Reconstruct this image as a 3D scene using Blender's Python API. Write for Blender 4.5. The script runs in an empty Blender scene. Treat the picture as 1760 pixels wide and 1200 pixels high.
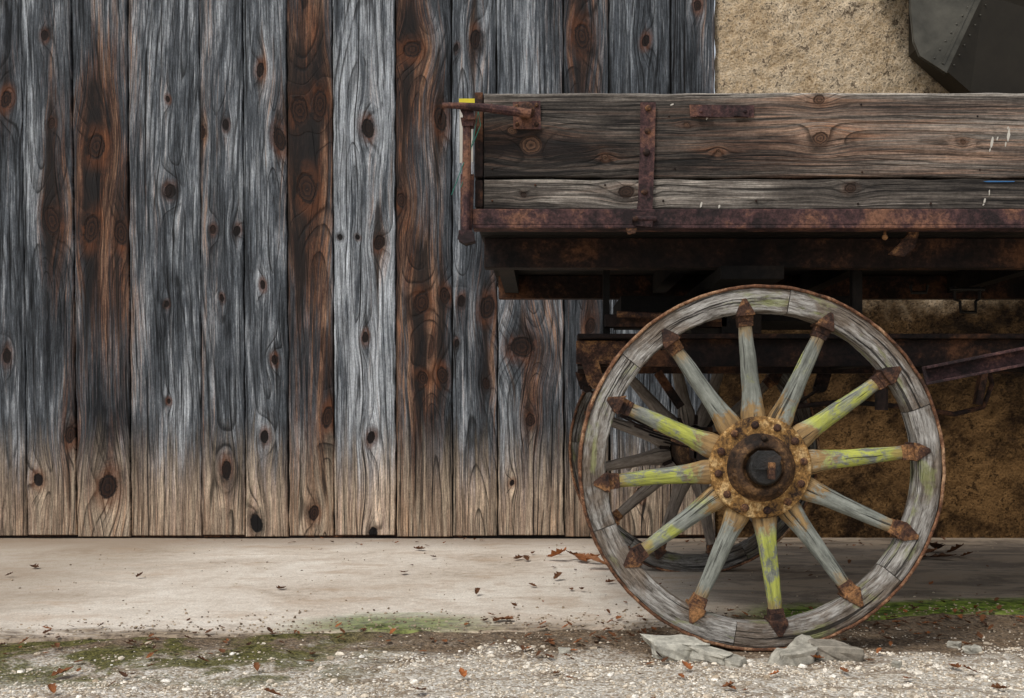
import bpy, math, random
import numpy as np
from mathutils import Vector, noise
random.seed(7); rng=np.random.default_rng(7)
S=bpy.context.scene
F=1909.0; H=0.653; CX=933.0; CY=705.0
def at(px,py,Y): return ((px-CX)*Y/F, Y, H-(py-CY)*Y/F)
def xa(px,Y): return (px-CX)*Y/F
def za(py,Y): return H-(py-CY)*Y/F
# ------------------------------------------------------------ nodes
class M:
    def __init__(s,name,rough=0.85,metal=0.0,spec=0.3):
        s.m=bpy.data.materials.new(name); s.m.use_nodes=True; s.t=s.m.node_tree; s.t.nodes.clear()
        s.o=s.t.nodes.new('ShaderNodeOutputMaterial'); s.b=s.t.nodes.new('ShaderNodeBsdfPrincipled')
        s.t.links.new(s.b.outputs[0],s.o.inputs[0])
        s.b.inputs['Roughness'].default_value=rough; s.b.inputs['Metallic'].default_value=metal
        s.b.inputs['Specular IOR Level'].default_value=spec
    def put(s,sock,v):
        if isinstance(v,bpy.types.NodeSocket): s.t.links.new(v,sock)
        elif isinstance(v,(tuple,list)):
            sock.default_value=tuple(v)+((1.0,) if len(v)==3 and len(sock.default_value)==4 else ())
        else: sock.default_value=v
    def mt(s,op,a,b=None,c=None,clamp=False):
        n=s.t.nodes.new('ShaderNodeMath'); n.operation=op; n.use_clamp=clamp
        s.put(n.inputs[0],a)
        if b is not None: s.put(n.inputs[1],b)
        if c is not None: s.put(n.inputs[2],c)
        return n.outputs[0]
    def lin(s,v,k,o): return s.mt('MULTIPLY_ADD',v,k,o)
    def mix(s,f,a,b,blend='MIX'):
        n=s.t.nodes.new('ShaderNodeMix'); n.data_type='RGBA'; n.blend_type=blend
        s.put(n.inputs[0],f); s.put(n.inputs[6],a); s.put(n.inputs[7],b); return n.outputs[2]
    def mul(s,col,f):
        c=s.t.nodes.new('ShaderNodeCombineXYZ')
        for i in range(3): s.put(c.inputs[i],f)
        return s.mix(1.0,col,c.outputs[0],'MULTIPLY')
    def noise(s,vec,scale,detail=3,rough=0.55,dist=0.0,w=None,dim='3D'):
        n=s.t.nodes.new('ShaderNodeTexNoise'); n.noise_dimensions='4D' if w is not None and dim=='3D' else dim
        if vec is not None and dim!='1D': s.put(n.inputs['Vector'],vec)
        if w is not None: s.put(n.inputs['W'],w)
        s.put(n.inputs['Scale'],scale); s.put(n.inputs['Detail'],detail); s.put(n.inputs['Roughness'],rough); s.put(n.inputs['Distortion'],dist)
        return n.outputs[0]
    def vor(s,vec,scale,feature='F1',out=0,rand=1.0):
        n=s.t.nodes.new('ShaderNodeTexVoronoi'); n.feature=feature
        s.put(n.inputs['Vector'],vec); s.put(n.inputs['Scale'],scale); s.put(n.inputs['Randomness'],rand)
        return n.outputs[out]
    def ramp(s,f,stops,interp='LINEAR'):
        n=s.t.nodes.new('ShaderNodeValToRGB'); r=n.color_ramp; r.interpolation=interp
        while len(r.elements)<len(stops): r.elements.new(0.5)
        for e,(p,c) in zip(r.elements,stops):
            e.position=p; e.color=(c,c,c,1) if not isinstance(c,(tuple,list)) else tuple(c)+(1,)
        s.put(n.inputs[0],f); return n.outputs[0]
    def step(s,v,a,b):
        n=s.t.nodes.new('ShaderNodeMapRange'); n.interpolation_type='SMOOTHSTEP'
        s.put(n.inputs[0],v); s.put(n.inputs[1],a); s.put(n.inputs[2],b); s.put(n.inputs[3],0.0); s.put(n.inputs[4],1.0)
        return n.outputs[0]
    def attr(s,name):
        n=s.t.nodes.new('ShaderNodeAttribute'); n.attribute_name=name; return n.outputs['Fac']
    def obj(s): return s.t.nodes.new('ShaderNodeTexCoord').outputs['Object']
    def uv(s): return s.t.nodes.new('ShaderNodeTexCoord').outputs['UV']
    def sep(s,v):
        n=s.t.nodes.new('ShaderNodeSeparateXYZ'); s.put(n.inputs[0],v); return n.outputs
    def scl(s,v,x,y,z=1.0):
        n=s.t.nodes.new('ShaderNodeMapping'); s.put(n.inputs[0],v); n.inputs['Scale'].default_value=(x,y,z); return n.outputs[0]
    def bump(s,h,strength,dist=0.01):
        n=s.t.nodes.new('ShaderNodeBump'); s.put(n.inputs['Strength'],strength); s.put(n.inputs['Distance'],dist); s.put(n.inputs['Height'],h)
        s.t.links.new(n.outputs[0],s.b.inputs['Normal'])
    def col(s,c): s.put(s.b.inputs['Base Color'],c)

def plank_mat(name,freq,grey,brown,tan=None,tan2=None,zb=None,fine=1.0,ringk=0.8,kcol=((0.004,0.003,0.003),(0.045,0.018,0.009)),halok=0.9,oxk=0.45):
    m=M(name,0.8,0,0.25); uv=m.uv(); seed=m.attr('seed')
    ph=m.attr('phase'); kd=m.attr('kd'); warm=m.attr('warm'); dark=m.attr('dark'); tone=m.attr('tone')
    nf=m.noise(m.scl(uv,270*fine,7),1,5,0.75,0,seed)
    n2=m.noise(m.scl(uv,100*fine,2.6),1,5,0.7,0.0,m.mt('ADD',seed,2.2))
    nm=m.noise(m.scl(uv,38*fine,1.4),1,6,0.7,0.1,seed)
    nl=m.noise(m.scl(uv,8,1.2),1,4,0.6,0.3,seed)
    nb=m.noise(m.scl(uv,16,4.0),1,6,0.72,0.25,m.mt('ADD',seed,5.3))
    iso=m.noise(m.scl(uv,150,90),1,4,0.8,0.0,m.mt('ADD',seed,1.3))
    pf=m.mt('MULTIPLY',ph,freq)
    n1=m.noise(None,0.55,2,0.5,0,pf,'1D')
    fr=m.mt('FRACT',m.mt('ADD',m.lin(n1,2.6,pf),m.mt('MULTIPLY',nm,0.3)))
    ring=m.ramp(fr,[(0,0.9),(0.25,1.0),(0.66,0.78),(0.86,0.14),(0.93,0.10),(0.98,0.9)])
    near=m.step(kd,3.6,1.6)
    rs=m.mt('MULTIPLY',m.mt('MAXIMUM',m.step(nb,0.40,0.56),m.mt('MULTIPLY',near,0.8)),ringk)
    rf=m.mt('ADD',m.mt('MULTIPLY',ring,rs),m.mt('SUBTRACT',1.0,rs))
    val=m.mt('ADD',m.mt('ADD',m.lin(nl,1.1,-0.55),m.lin(nm,1.4,-0.7)),m.mt('ADD',m.mt('ADD',m.lin(nb,0.9,-0.45),m.lin(nf,0.5,-0.25)),tone))
    g=m.ramp(val,[(0.20,grey[0]),(0.50,grey[1]),(0.84,grey[2])])
    b=m.ramp(val,[(0.18,brown[0]),(0.48,brown[1]),(0.82,brown[2])])
    ox=m.mt('MULTIPLY',m.step(nb,0.50,0.62),m.step(warm,0.35,0.75))
    b=m.mix(m.mt('MULTIPLY',ox,oxk),b,m.mul(brown[3],m.lin(val,1.3,0.1)))
    wf=m.step(m.mt('ADD',warm,m.mt('ADD',m.lin(nm,1.7,-0.85),m.lin(n2,1.1,-0.55))),0.30,0.78)
    c=m.mix(wf,g,b)
    if zb is not None:
        z=m.sep(m.obj())[2]
        bl=m.step(m.mt('ADD',z,m.lin(nm,0.8,-0.4)),zb[1],zb[0])
        c=m.mix(m.mt('MULTIPLY',bl,m.lin(nb,1.0,0.32),clamp=True),c,m.mul(m.mix(m.step(nm,0.38,0.58),tan,tan2),m.lin(val,1.0,0.5)))
    c=m.mul(c,rf)
    c=m.mul(c,m.lin(m.step(nf,0.30,0.68),1.0,0.46)); c=m.mul(c,m.lin(m.step(n2,0.32,0.66),0.75,0.58)); c=m.mul(c,m.lin(m.step(iso,0.3,0.7),0.55,0.73))
    dk=m.step(m.mt('ADD',dark,m.mt('ADD',m.lin(nm,1.6,-0.8),m.lin(nl,0.7,-0.35))),0.30,0.62)
    c=m.mix(m.mt('MULTIPLY',dk,0.88),c,(0.009,0.008,0.008))
    ck=m.noise(m.scl(uv,80*fine,0.8),1,3,0.5,0.1,m.mt('ADD',seed,9.1))
    ck2=m.noise(m.scl(uv,170*fine,3.2),1,2,0.5,0.0,m.mt('ADD',seed,19.1))
    crack=m.mt('MAXIMUM',m.step(ck,0.635,0.665),m.mt('MULTIPLY',m.step(ck2,0.66,0.69),0.8))
    c=m.mix(m.mt('MULTIPLY',crack,0.9),c,(0.006,0.005,0.005))
    kn=m.mt('ADD',kd,m.mt('ADD',m.lin(nb,1.4,-0.7),m.lin(iso,0.5,-0.25)))
    km=m.step(kn,1.10,0.88)
    kr=m.mt('FRACT',m.mt('MULTIPLY',kn,2.6))
    kc=m.mix(m.mt('MULTIPLY',kr,m.step(m.mt('ADD',warm,nb),0.6,1.3)),kcol[0],kcol[1])
    halo=m.step(kn,2.3,1.1)
    c=m.mix(m.mt('MULTIPLY',m.mt('MULTIPLY',halo,m.lin(n2,1.0,0.15)),halok,clamp=True),c,m.mix(m.step(nb,0.42,0.58),(0.014,0.009,0.007),m.mul(brown[3],0.5)))
    c=m.mix(km,c,kc)
    m.col(c)
    h=m.mt('ADD',m.mt('MULTIPLY',rf,0.7),m.mt('MULTIPLY',nf,1.0))
    h=m.mt('SUBTRACT',h,m.mt('MULTIPLY',crack,1.4)); h=m.mt('SUBTRACT',h,m.mt('MULTIPLY',km,0.8))
    m.bump(h,0.75,0.009); m.put(m.b.inputs['Roughness'],m.lin(nm,0.3,0.6))
    return m.m
def rust(name,dark,mid,light,scale=14,rough=0.8,amt=0.5,spec=0.3):
    m=M(name,rough,0.0,spec); o=m.obj()
    a=m.noise(o,scale,6,0.7,0.3); b=m.noise(o,scale*6,5,0.75); d=m.noise(o,scale*0.35,3,0.6,0.5)
    v=m.mt('ADD',m.lin(a,0.9,-0.1),m.mt('ADD',m.mt('MULTIPLY',b,0.3),m.mt('MULTIPLY',m.mt('SUBTRACT',d,0.5),0.9)))
    c=m.ramp(v,[(0.34,dark),(0.52,mid),(0.52+0.3*(1.1-amt),light)])
    c=m.mul(c,m.lin(m.step(b,0.3,0.7),0.8,0.5))
    m.col(c); m.bump(m.mt('ADD',a,m.mt('MULTIPLY',b,0.8)),0.7,0.005); return m.m

MAT={}
MAT['wall']=plank_mat('weathered_barn_wood',40,((0.010,0.012,0.015),(0.094,0.106,0.120),(0.46,0.49,0.52)),
   ((0.010,0.006,0.005),(0.085,0.043,0.028),(0.33,0.20,0.13),(0.27,0.092,0.034)),(0.62,0.49,0.355),(0.36,0.24,0.155),(0.12,0.62),1.0,0.9)
MAT['cart']=plank_mat('weathered_cart_wood',75,((0.020,0.017,0.015),(0.14,0.12,0.102),(0.50,0.455,0.395)),
   ((0.012,0.007,0.005),(0.105,0.060,0.042),(0.38,0.25,0.175),(0.24,0.10,0.045)),None,None,None,1.7,0.88,((0.012,0.007,0.005),(0.16,0.085,0.05)),0.55,0.6)
MAT['rust']=rust('rusty_steel',(0.020,0.012,0.013),(0.070,0.034,0.034),(0.20,0.095,0.058))
MAT['rust_dark']=rust('dark_rusty_steel',(0.006,0.004,0.004),(0.024,0.012,0.009),(0.12,0.052,0.025),10)
MAT['rust_orange']=rust('brown_rust_iron',(0.022,0.012,0.010),(0.085,0.040,0.024),(0.32,0.16,0.065),26)
MAT['tire']=rust('rusty_tire_iron',(0.05,0.025,0.015),(0.18,0.08,0.04),(0.42,0.26,0.15),18)
MAT['grease']=rust('greasy_iron',(0.015,0.009,0.006),(0.075,0.040,0.020),(0.24,0.13,0.055),16,0.7,0.5,0.25)
MAT['black']=rust('black_grease',(0.004,0.004,0.004),(0.010,0.008,0.007),(0.03,0.02,0.015),20,0.4,0.4,0.5)
MAT['plate']=rust('yellow_painted_iron',(0.035,0.018,0.010),(0.32,0.17,0.05),(0.66,0.46,0.22),20,0.75,0.65)
MAT['under']=rust('shade_dark_underside',(0.003,0.0025,0.002),(0.008,0.006,0.005),(0.024,0.016,0.011),6)  # near-black base colour stands in for the shade under the bed
def spoke_mat(name,far):
    m=M(name,0.75); uv=m.uv(); sd=m.attr('seed'); yl=m.attr('yel')
    n1=m.noise(m.scl(uv,120,9),1,5,0.75,0.2,sd); n2=m.noise(m.scl(uv,36,18),1,6,0.75,0.3,m.mt('ADD',sd,3)); n3=m.noise(m.scl(uv,9,6),1,5,0.65,0.5,m.mt('ADD',sd,8))
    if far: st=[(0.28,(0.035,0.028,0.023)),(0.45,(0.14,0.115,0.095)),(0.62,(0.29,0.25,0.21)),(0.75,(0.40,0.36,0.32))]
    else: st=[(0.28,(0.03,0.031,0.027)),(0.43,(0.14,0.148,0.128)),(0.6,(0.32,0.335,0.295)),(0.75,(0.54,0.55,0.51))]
    c=m.ramp(m.mt('ADD',m.mt('MULTIPLY',n1,0.6),m.mt('MULTIPLY',n2,0.4)),st)
    r=m.sep(uv)[1]
    if not far:
        ymask=m.mt('MULTIPLY',m.step(m.mt('ADD',n3,m.mt('SUBTRACT',yl,0.5)),0.50,0.62),m.step(n2,0.43,0.54))
        ymask=m.mt('MULTIPLY',ymask,m.step(r,0.15,0.2))
        c=m.mix(m.mt('MULTIPLY',ymask,0.85),c,m.ramp(n1,[(0.3,(0.17,0.19,0.04)),(0.62,(0.54,0.57,0.07))]))
        om=m.mt('MULTIPLY',m.step(m.mt('ADD',r,m.lin(n2,0.34,-0.17)),0.20,0.16),0.85)
        c=m.mix(om,c,m.ramp(n1,[(0.3,(0.09,0.05,0.025)),(0.6,(0.40,0.24,0.08))]))
        om2=m.mt('MULTIPLY',m.step(m.mt('ADD',r,m.lin(n2,0.16,-0.08)),0.355,0.385),0.7)
        c=m.mix(om2,c,m.ramp(n1,[(0.3,(0.10,0.06,0.03)),(0.6,(0.38,0.25,0.10))]))
    ck=m.step(m.noise(m.scl(uv,150,4),1,2,0.5,0,m.mt('ADD',sd,20)),0.62,0.66)
    c=m.mix(m.mt('MULTIPLY',ck,0.85),c,(0.02,0.018,0.015))
    sp=m.step(n2,0.66,0.72); c=m.mix(m.mt('MULTIPLY',sp,0.7),c,(0.55,0.54,0.5) if not far else (0.2,.18,.15))
    m.col(c); m.bump(m.mt('SUBTRACT',m.mt('ADD',n1,m.mt('MULTIPLY',n2,0.8)),ck),0.8,0.006); return m.m
MAT['spoke']=spoke_mat('painted_spoke_wood',False); MAT['spoke_far']=spoke_mat('bare_spoke_wood',True)
def rim_mat(name,far):
    k=0.5 if far else 1.0  # far rim: same wood at half brightness, shade put into the colour
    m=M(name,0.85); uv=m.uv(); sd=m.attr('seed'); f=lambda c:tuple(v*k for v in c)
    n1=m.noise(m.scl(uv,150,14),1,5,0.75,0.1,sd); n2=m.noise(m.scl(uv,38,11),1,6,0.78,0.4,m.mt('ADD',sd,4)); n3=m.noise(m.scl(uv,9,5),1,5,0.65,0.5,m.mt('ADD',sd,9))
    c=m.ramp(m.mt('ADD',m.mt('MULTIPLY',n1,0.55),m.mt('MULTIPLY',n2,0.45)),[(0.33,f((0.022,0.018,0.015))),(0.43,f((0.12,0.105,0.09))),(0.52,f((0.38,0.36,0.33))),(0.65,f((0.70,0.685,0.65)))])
    c=m.mix(m.mt('MULTIPLY',m.step(n3,0.45,0.58),0.78),c,m.ramp(n1,[(0.32,f((0.028,0.018,0.012))),(0.68,f((0.27,0.20,0.14)))]))
    c=m.mix(m.mt('MULTIPLY',m.step(m.noise(m.scl(uv,14,6),1,5,0.65,0.5,m.mt('ADD',sd,31)),0.55,0.65),0.55),c,f((0.32,0.35,0.13)))
    ck=m.step(m.noise(m.scl(uv,120,2.5),1,3,0.5,0.2,m.mt('ADD',sd,14)),0.585,0.62)
    c=m.mix(m.mt('MULTIPLY',ck,0.9),c,(0.015,0.012,0.010)); m.col(c)
    m.bump(m.mt('SUBTRACT',m.mt('ADD',n1,n2),m.mt('MULTIPLY',ck,1.8)),1.0,0.009); return m.m
MAT['rim']=rim_mat('weathered_rim_wood',False); MAT['rim_far']=rim_mat('shaded_rim_wood',True)
# stucco
m=M('rough_stucco',0.95,0,0.1); o=m.obj(); x,y,z=m.sep(o)
a=m.noise(o,3.5,5,0.6,0.2); b=m.noise(o,60,6,0.8); v=m.vor(o,85); g=m.noise(o,16,6,0.75,0.2)
c=m.ramp(m.mt('ADD',m.mt('MULTIPLY',a,0.30),m.mt('ADD',m.mt('MULTIPLY',b,0.45),m.mt('MULTIPLY',g,0.25))),[(0.38,(0.19,0.12,0.06)),(0.47,(0.55,0.41,0.255)),(0.58,(0.86,0.72,0.53))])
pits=m.step(m.mt('ADD',m.mt('MULTIPLY',g,0.45),m.mt('MULTIPLY',b,0.55)),0.545,0.58)
c=m.mix(m.mt('MULTIPLY',pits,0.8),c,(0.11,0.06,0.03))
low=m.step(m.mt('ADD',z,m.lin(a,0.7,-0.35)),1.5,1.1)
low_shade=m.mix(m.step(m.mt('ADD',m.mt('MULTIPLY',a,0.6),m.mt('MULTIPLY',g,0.4)),0.40,0.58),(0.022,0.012,0.006),(0.20,0.112,0.045))  # low ochre, darkened so the colour carries the cart bed's shade
low_shade=m.mul(low_shade,m.lin(m.step(m.mt('ADD',z,m.lin(g,0.5,-0.25)),0.85,0.45),0.65,0.4))
low_shade=m.mix(m.mt('MULTIPLY',pits,0.7),low_shade,(0.012,0.007,0.004))
c=m.mix(low,c,low_shade)
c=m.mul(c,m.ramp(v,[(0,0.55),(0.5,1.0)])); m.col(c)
m.bump(m.mt('SUBTRACT',m.mt('ADD',m.mt('MULTIPLY',b,1.0),m.mt('MULTIPLY',v,0.4)),pits),1.0,0.010); MAT['stucco']=m.m
# concrete
m=M('worn_concrete',0.9,0,0.2); o=m.obj(); ed=m.attr('ed'); x,y,z=m.sep(o)
a=m.noise(o,1.8,6,0.65,0.5); b=m.noise(o,30,6,0.72); d=m.noise(o,160,3,0.7); e=m.noise(m.scl(o,1,2.2,1),3.0,6,0.7,0.6)
c=m.ramp(m.mt('ADD',m.mt('MULTIPLY',a,0.6),m.mt('MULTIPLY',b,0.4)),[(0.33,(0.40,0.325,0.25)),(0.45,(0.61,0.53,0.44)),(0.6,(0.78,0.72,0.63))])
c=m.mix(m.mt('MULTIPLY',m.step(e,0.50,0.66),0.5),c,(0.44,0.31,0.205))
c=m.mul(c,m.lin(m.step(d,0.3,0.7),0.35,0.78))
sp=m.step(m.vor(o,42),0.17,0.07); c=m.mix(m.mt('MULTIPLY',m.mt('MULTIPLY',sp,m.step(a,0.42,0.6)),0.7),c,(0.12,0.08,0.05))
wb=m.step(m.mt('ADD',y,m.lin(b,0.5,-0.25)),5.0,5.5); c=m.mix(m.mt('MULTIPLY',wb,0.6),c,(0.17,0.115,0.075))
cart_shade=m.mt('MULTIPLY',m.step(m.mt('ADD',x,m.lin(a,1.0,-0.5)),0.15,0.8),0.8); c=m.mix(cart_shade,c,m.mix(m.step(e,0.4,0.6),(0.085,0.062,0.042),(0.30,0.24,0.175)))  # slab darker to the right: shadow under the cart painted into the colour
lf=m.mt('MULTIPLY',m.step(m.mt('ADD',x,m.lin(e,1.2,-0.6)),-1.3,-2.0),0.55); c=m.mix(lf,c,(0.28,0.215,0.15))
dm=m.step(m.mt('ADD',ed,m.lin(e,0.8,-0.4)),0.15,-0.02)
c=m.mix(m.mt('MULTIPLY',dm,0.9),c,m.mix(m.step(b,0.35,0.65),(0.06,0.038,0.024),(0.34,0.26,0.175)))
mo=m.mt('MULTIPLY',m.step(m.mt('ADD',m.mt('ABSOLUTE',m.mt('SUBTRACT',ed,0.12)),m.lin(e,0.35,-0.175)),0.20,0.07),
    m.mt('ADD',m.step(x,0.55,0.8),m.mt('MULTIPLY',m.step(m.mt('ABSOLUTE',m.mt('ADD',x,0.45)),0.4,0.1),0.75),clamp=True))
c=m.mix(mo,c,m.mix(m.step(b,0.35,0.65),(0.028,0.05,0.008),(0.18,0.25,0.035))); m.col(c)
m.bump(m.mt('ADD',m.mt('MULTIPLY',b,0.7),d),0.5,0.005); MAT['concrete']=m.m
# gravel ground
m=M('gravel_dirt',0.95,0,0.15); o=m.obj(); ed=m.attr('ed'); x,y,z=m.sep(o)
a=m.noise(o,3.5,6,0.7,0.5); b=m.noise(o,70,6,0.78); vc=m.vor(o,130); vr=m.sep(m.vor(o,130,out=1))[0]; gl=m.noise(m.scl(o,1,2,1),7,5,0.7,0.5)
c=m.ramp(m.mt('ADD',m.mt('MULTIPLY',vr,0.5),m.mt('MULTIPLY',b,0.5)),[(0.22,(0.34,0.27,0.19)),(0.42,(0.64,0.56,0.45)),(0.72,(0.90,0.86,0.78))])
c=m.mix(m.mt('MULTIPLY',m.step(gl,0.50,0.60),0.65),c,(0.27,0.19,0.12))
xr=m.mt('MULTIPLY',m.step(x,0.0,0.5),0.24)
dm=m.step(m.mt('ADD',m.mt('ADD',ed,xr),m.lin(a,1.1,-0.55)),-0.36,-0.12)
c=m.mix(m.mt('MULTIPLY',dm,0.92),c,m.mix(m.step(b,0.35,0.65),(0.05,0.030,0.018),(0.32,0.225,0.14)))
ms=m.mt('MULTIPLY',m.step(m.noise(o,6,5,0.7,0.5),0.41,0.54),m.mt('MULTIPLY',m.step(x,-0.30,-0.7),m.step(y,2.58,2.75)))
c=m.mix(m.mt('MULTIPLY',ms,0.88),c,m.mix(m.step(b,0.35,0.65),(0.04,0.042,0.012),(0.21,0.20,0.05)))
c=m.mul(c,m.ramp(vc,[(0,1.0),(0.8,0.65)])); m.col(c)
m.bump(m.mt('SUBTRACT',b,vc),0.8,0.006); MAT['gravel']=m.m
def rndmat(name,stops,rough=0.85,var=60):
    m=M(name,rough,0,0.2); r=m.attr('rnd'); n=m.noise(m.obj(),var,5,0.75)
    c=m.mul(m.ramp(r,stops),m.lin(m.step(n,0.3,0.7),0.7,0.6)); m.col(c); m.bump(n,0.5,0.004); return m.m
MAT['pebble']=rndmat('pebbles',[(0,(0.10,0.07,0.045)),(0.3,(0.38,0.30,0.21)),(0.7,(0.72,0.64,0.52)),(1,(0.90,0.86,0.78))])
MAT['leaf']=rndmat('dead_leaves',[(0,(0.035,0.018,0.010)),(0.5,(0.15,0.06,0.024)),(0.85,(0.34,0.115,0.035)),(1,(0.50,0.27,0.15))],0.7,40)
MAT['stone']=rndmat('stone',[(0,(0.15,0.12,0.09)),(1,(0.46,0.445,0.38))],0.9,35)
m=M('galvanised_sheet',0.5,0.35,0.5); n=m.noise(m.obj(),4,5,0.65,0.5); n2=m.noise(m.obj(),30,4,0.7)
m.col(m.mul(m.ramp(n,[(0.3,(0.035,0.033,0.025)),(0.7,(0.11,0.102,0.08))]),m.lin(n2,0.6,0.7))); m.bump(n,0.2,0.02); MAT['sheet']=m.m
def flat(name,c,rough=0.7,k=0.5,sc=20):
    m=M(name,rough); n=m.noise(m.obj(),sc,5,0.75); m.col(m.mul(c,m.lin(n,k,1-k/2))); return m.m
MAT['sheet_dark']=flat('dark_sheet',(0.022,0.018,0.012),0.6,1.4,5)
MAT['white']=flat('chalky_white_paint',(0.52,0.49,0.43)); MAT['yellow']=flat('yellow_tape',(0.65,0.55,0.04)); MAT['blue']=flat('blue_paint',(0.04,0.14,0.32))
MAT['green']=flat('green_wire',(0.02,0.16,0.12)); MAT['back']=flat('dark_backing',(0.01,0.009,0.008))

# ------------------------------------------------------------ mesh helpers
def obj(name,V,Fc,mat,parent=None,uv=None,attrs=None,smooth=False,bevel=0,loc=None):
    me=bpy.data.meshes.new(name); V=np.asarray(V,dtype=float)
    me.from_pydata(V.tolist(),[],[list(map(int,f)) for f in Fc]); me.validate(); me.update()
    if uv is not None:
        u=me.uv_layers.new(name='UVMap'); li=np.empty(len(me.loops),dtype=np.int32); me.loops.foreach_get('vertex_index',li)
        u.data.foreach_set('uv',np.asarray(uv,dtype=np.float32)[li].ravel())
    for k,v in (attrs or {}).items():
        a=me.attributes.new(k,'FLOAT','POINT'); a.data.foreach_set('value',np.asarray(v,dtype=np.float32).ravel())
    me.materials.append(MAT[mat] if isinstance(mat,str) else mat)
    if smooth: me.polygons.foreach_set('use_smooth',[True]*len(me.polygons))
    ob=bpy.data.objects.new(name,me); S.collection.objects.link(ob)
    if bevel:
        b=ob.modifiers.new('bevel','BEVEL'); b.width=bevel; b.segments=2; b.limit_method='ANGLE'
    if parent: ob.parent=parent
    if loc: ob.location=loc
    return ob
def empty(name,loc=(0,0,0),parent=None):
    e=bpy.data.objects.new(name,None); e.empty_display_size=0.1; e.location=loc; S.collection.objects.link(e)
    if parent: e.parent=parent
    return e
def merge(parts):
    V=[];Fc=[];o=0
    for v,f in parts:
        V+= [tuple(p) for p in v]; Fc+=[[i+o for i in q] for q in f]; o+=len(v)
    return V,Fc
BF=[(0,1,3,2),(4,6,7,5),(0,4,5,1),(2,3,7,6),(0,2,6,4),(1,5,7,3)]
def box(x0,x1,y0,y1,z0,z1):
    return [(x,y,z) for x in (x0,x1) for y in (y0,y1) for z in (z0,z1)],BF
def beam(p0,p1,w,h):
    p0=Vector(p0);p1=Vector(p1);d=(p1-p0).normalized(); up=Vector((0,0,1))
    if abs(d.z)>0.95: up=Vector((0,1,0))
    s=d.cross(up).normalized(); u=s.cross(d)
    V=[tuple(p+s*a*w/2+u*b*h/2) for p in (p0,p1) for a in (-1,1) for b in (-1,1)]
    return V,BF
def tube(pts,r,n=8,rs=None):
    pts=[Vector(p) for p in pts]; V=[];Fc=[]
    for i,p in enumerate(pts):
        d=(pts[min(i+1,len(pts)-1)]-pts[max(i-1,0)]).normalized()
        up=Vector((0,1,0)) if abs(d.y)<0.9 else Vector((0,0,1)); s=d.cross(up).normalized(); u=s.cross(d); rr=rs[i] if rs else r
        for k in range(n):
            a=2*math.pi*k/n; V.append(tuple(p+s*math.cos(a)*rr+u*math.sin(a)*rr))
    for i in range(len(pts)-1):
        for k in range(n):
            Fc.append((i*n+k,i*n+(k+1)%n,(i+1)*n+(k+1)%n,(i+1)*n+k))
    Fc.append(tuple(range(n))[::-1]); Fc.append(tuple((len(pts)-1)*n+k for k in range(n)))
    return V,Fc
def lathe(c,prof,n=32,wob=0):
    V=[];Fc=[]
    for (r,y) in prof:
        for k in range(n):
            a=2*math.pi*k/n; rr=r*(1+wob*noise.noise(Vector((math.cos(a)*2,math.sin(a)*2,y*30))))
            V.append((c[0]+rr*math.cos(a),c[1]+y,c[2]+rr*math.sin(a)))
    for i in range(len(prof)-1):
        for k in range(n): Fc.append((i*n+k,i*n+(k+1)%n,(i+1)*n+(k+1)%n,(i+1)*n+k))
    return V,Fc
def dome(c,r,h=None,n=10):
    h=h or r*0.8
    return lathe(c,[(r,0.002),(r,-h*0.25),(r*0.85,-h*0.65),(r*0.5,-h*0.93),(0.0005,-h)],n)
def prism(poly,y0,y1):
    n=len(poly); V=[(x,y0,z) for x,z in poly]+[(x,y1,z) for x,z in poly]
    return V,[tuple(range(n)),tuple(range(2*n-1,n-1,-1))]+[(i,(i+1)%n,n+(i+1)%n,n+i) for i in range(n)]

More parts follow.
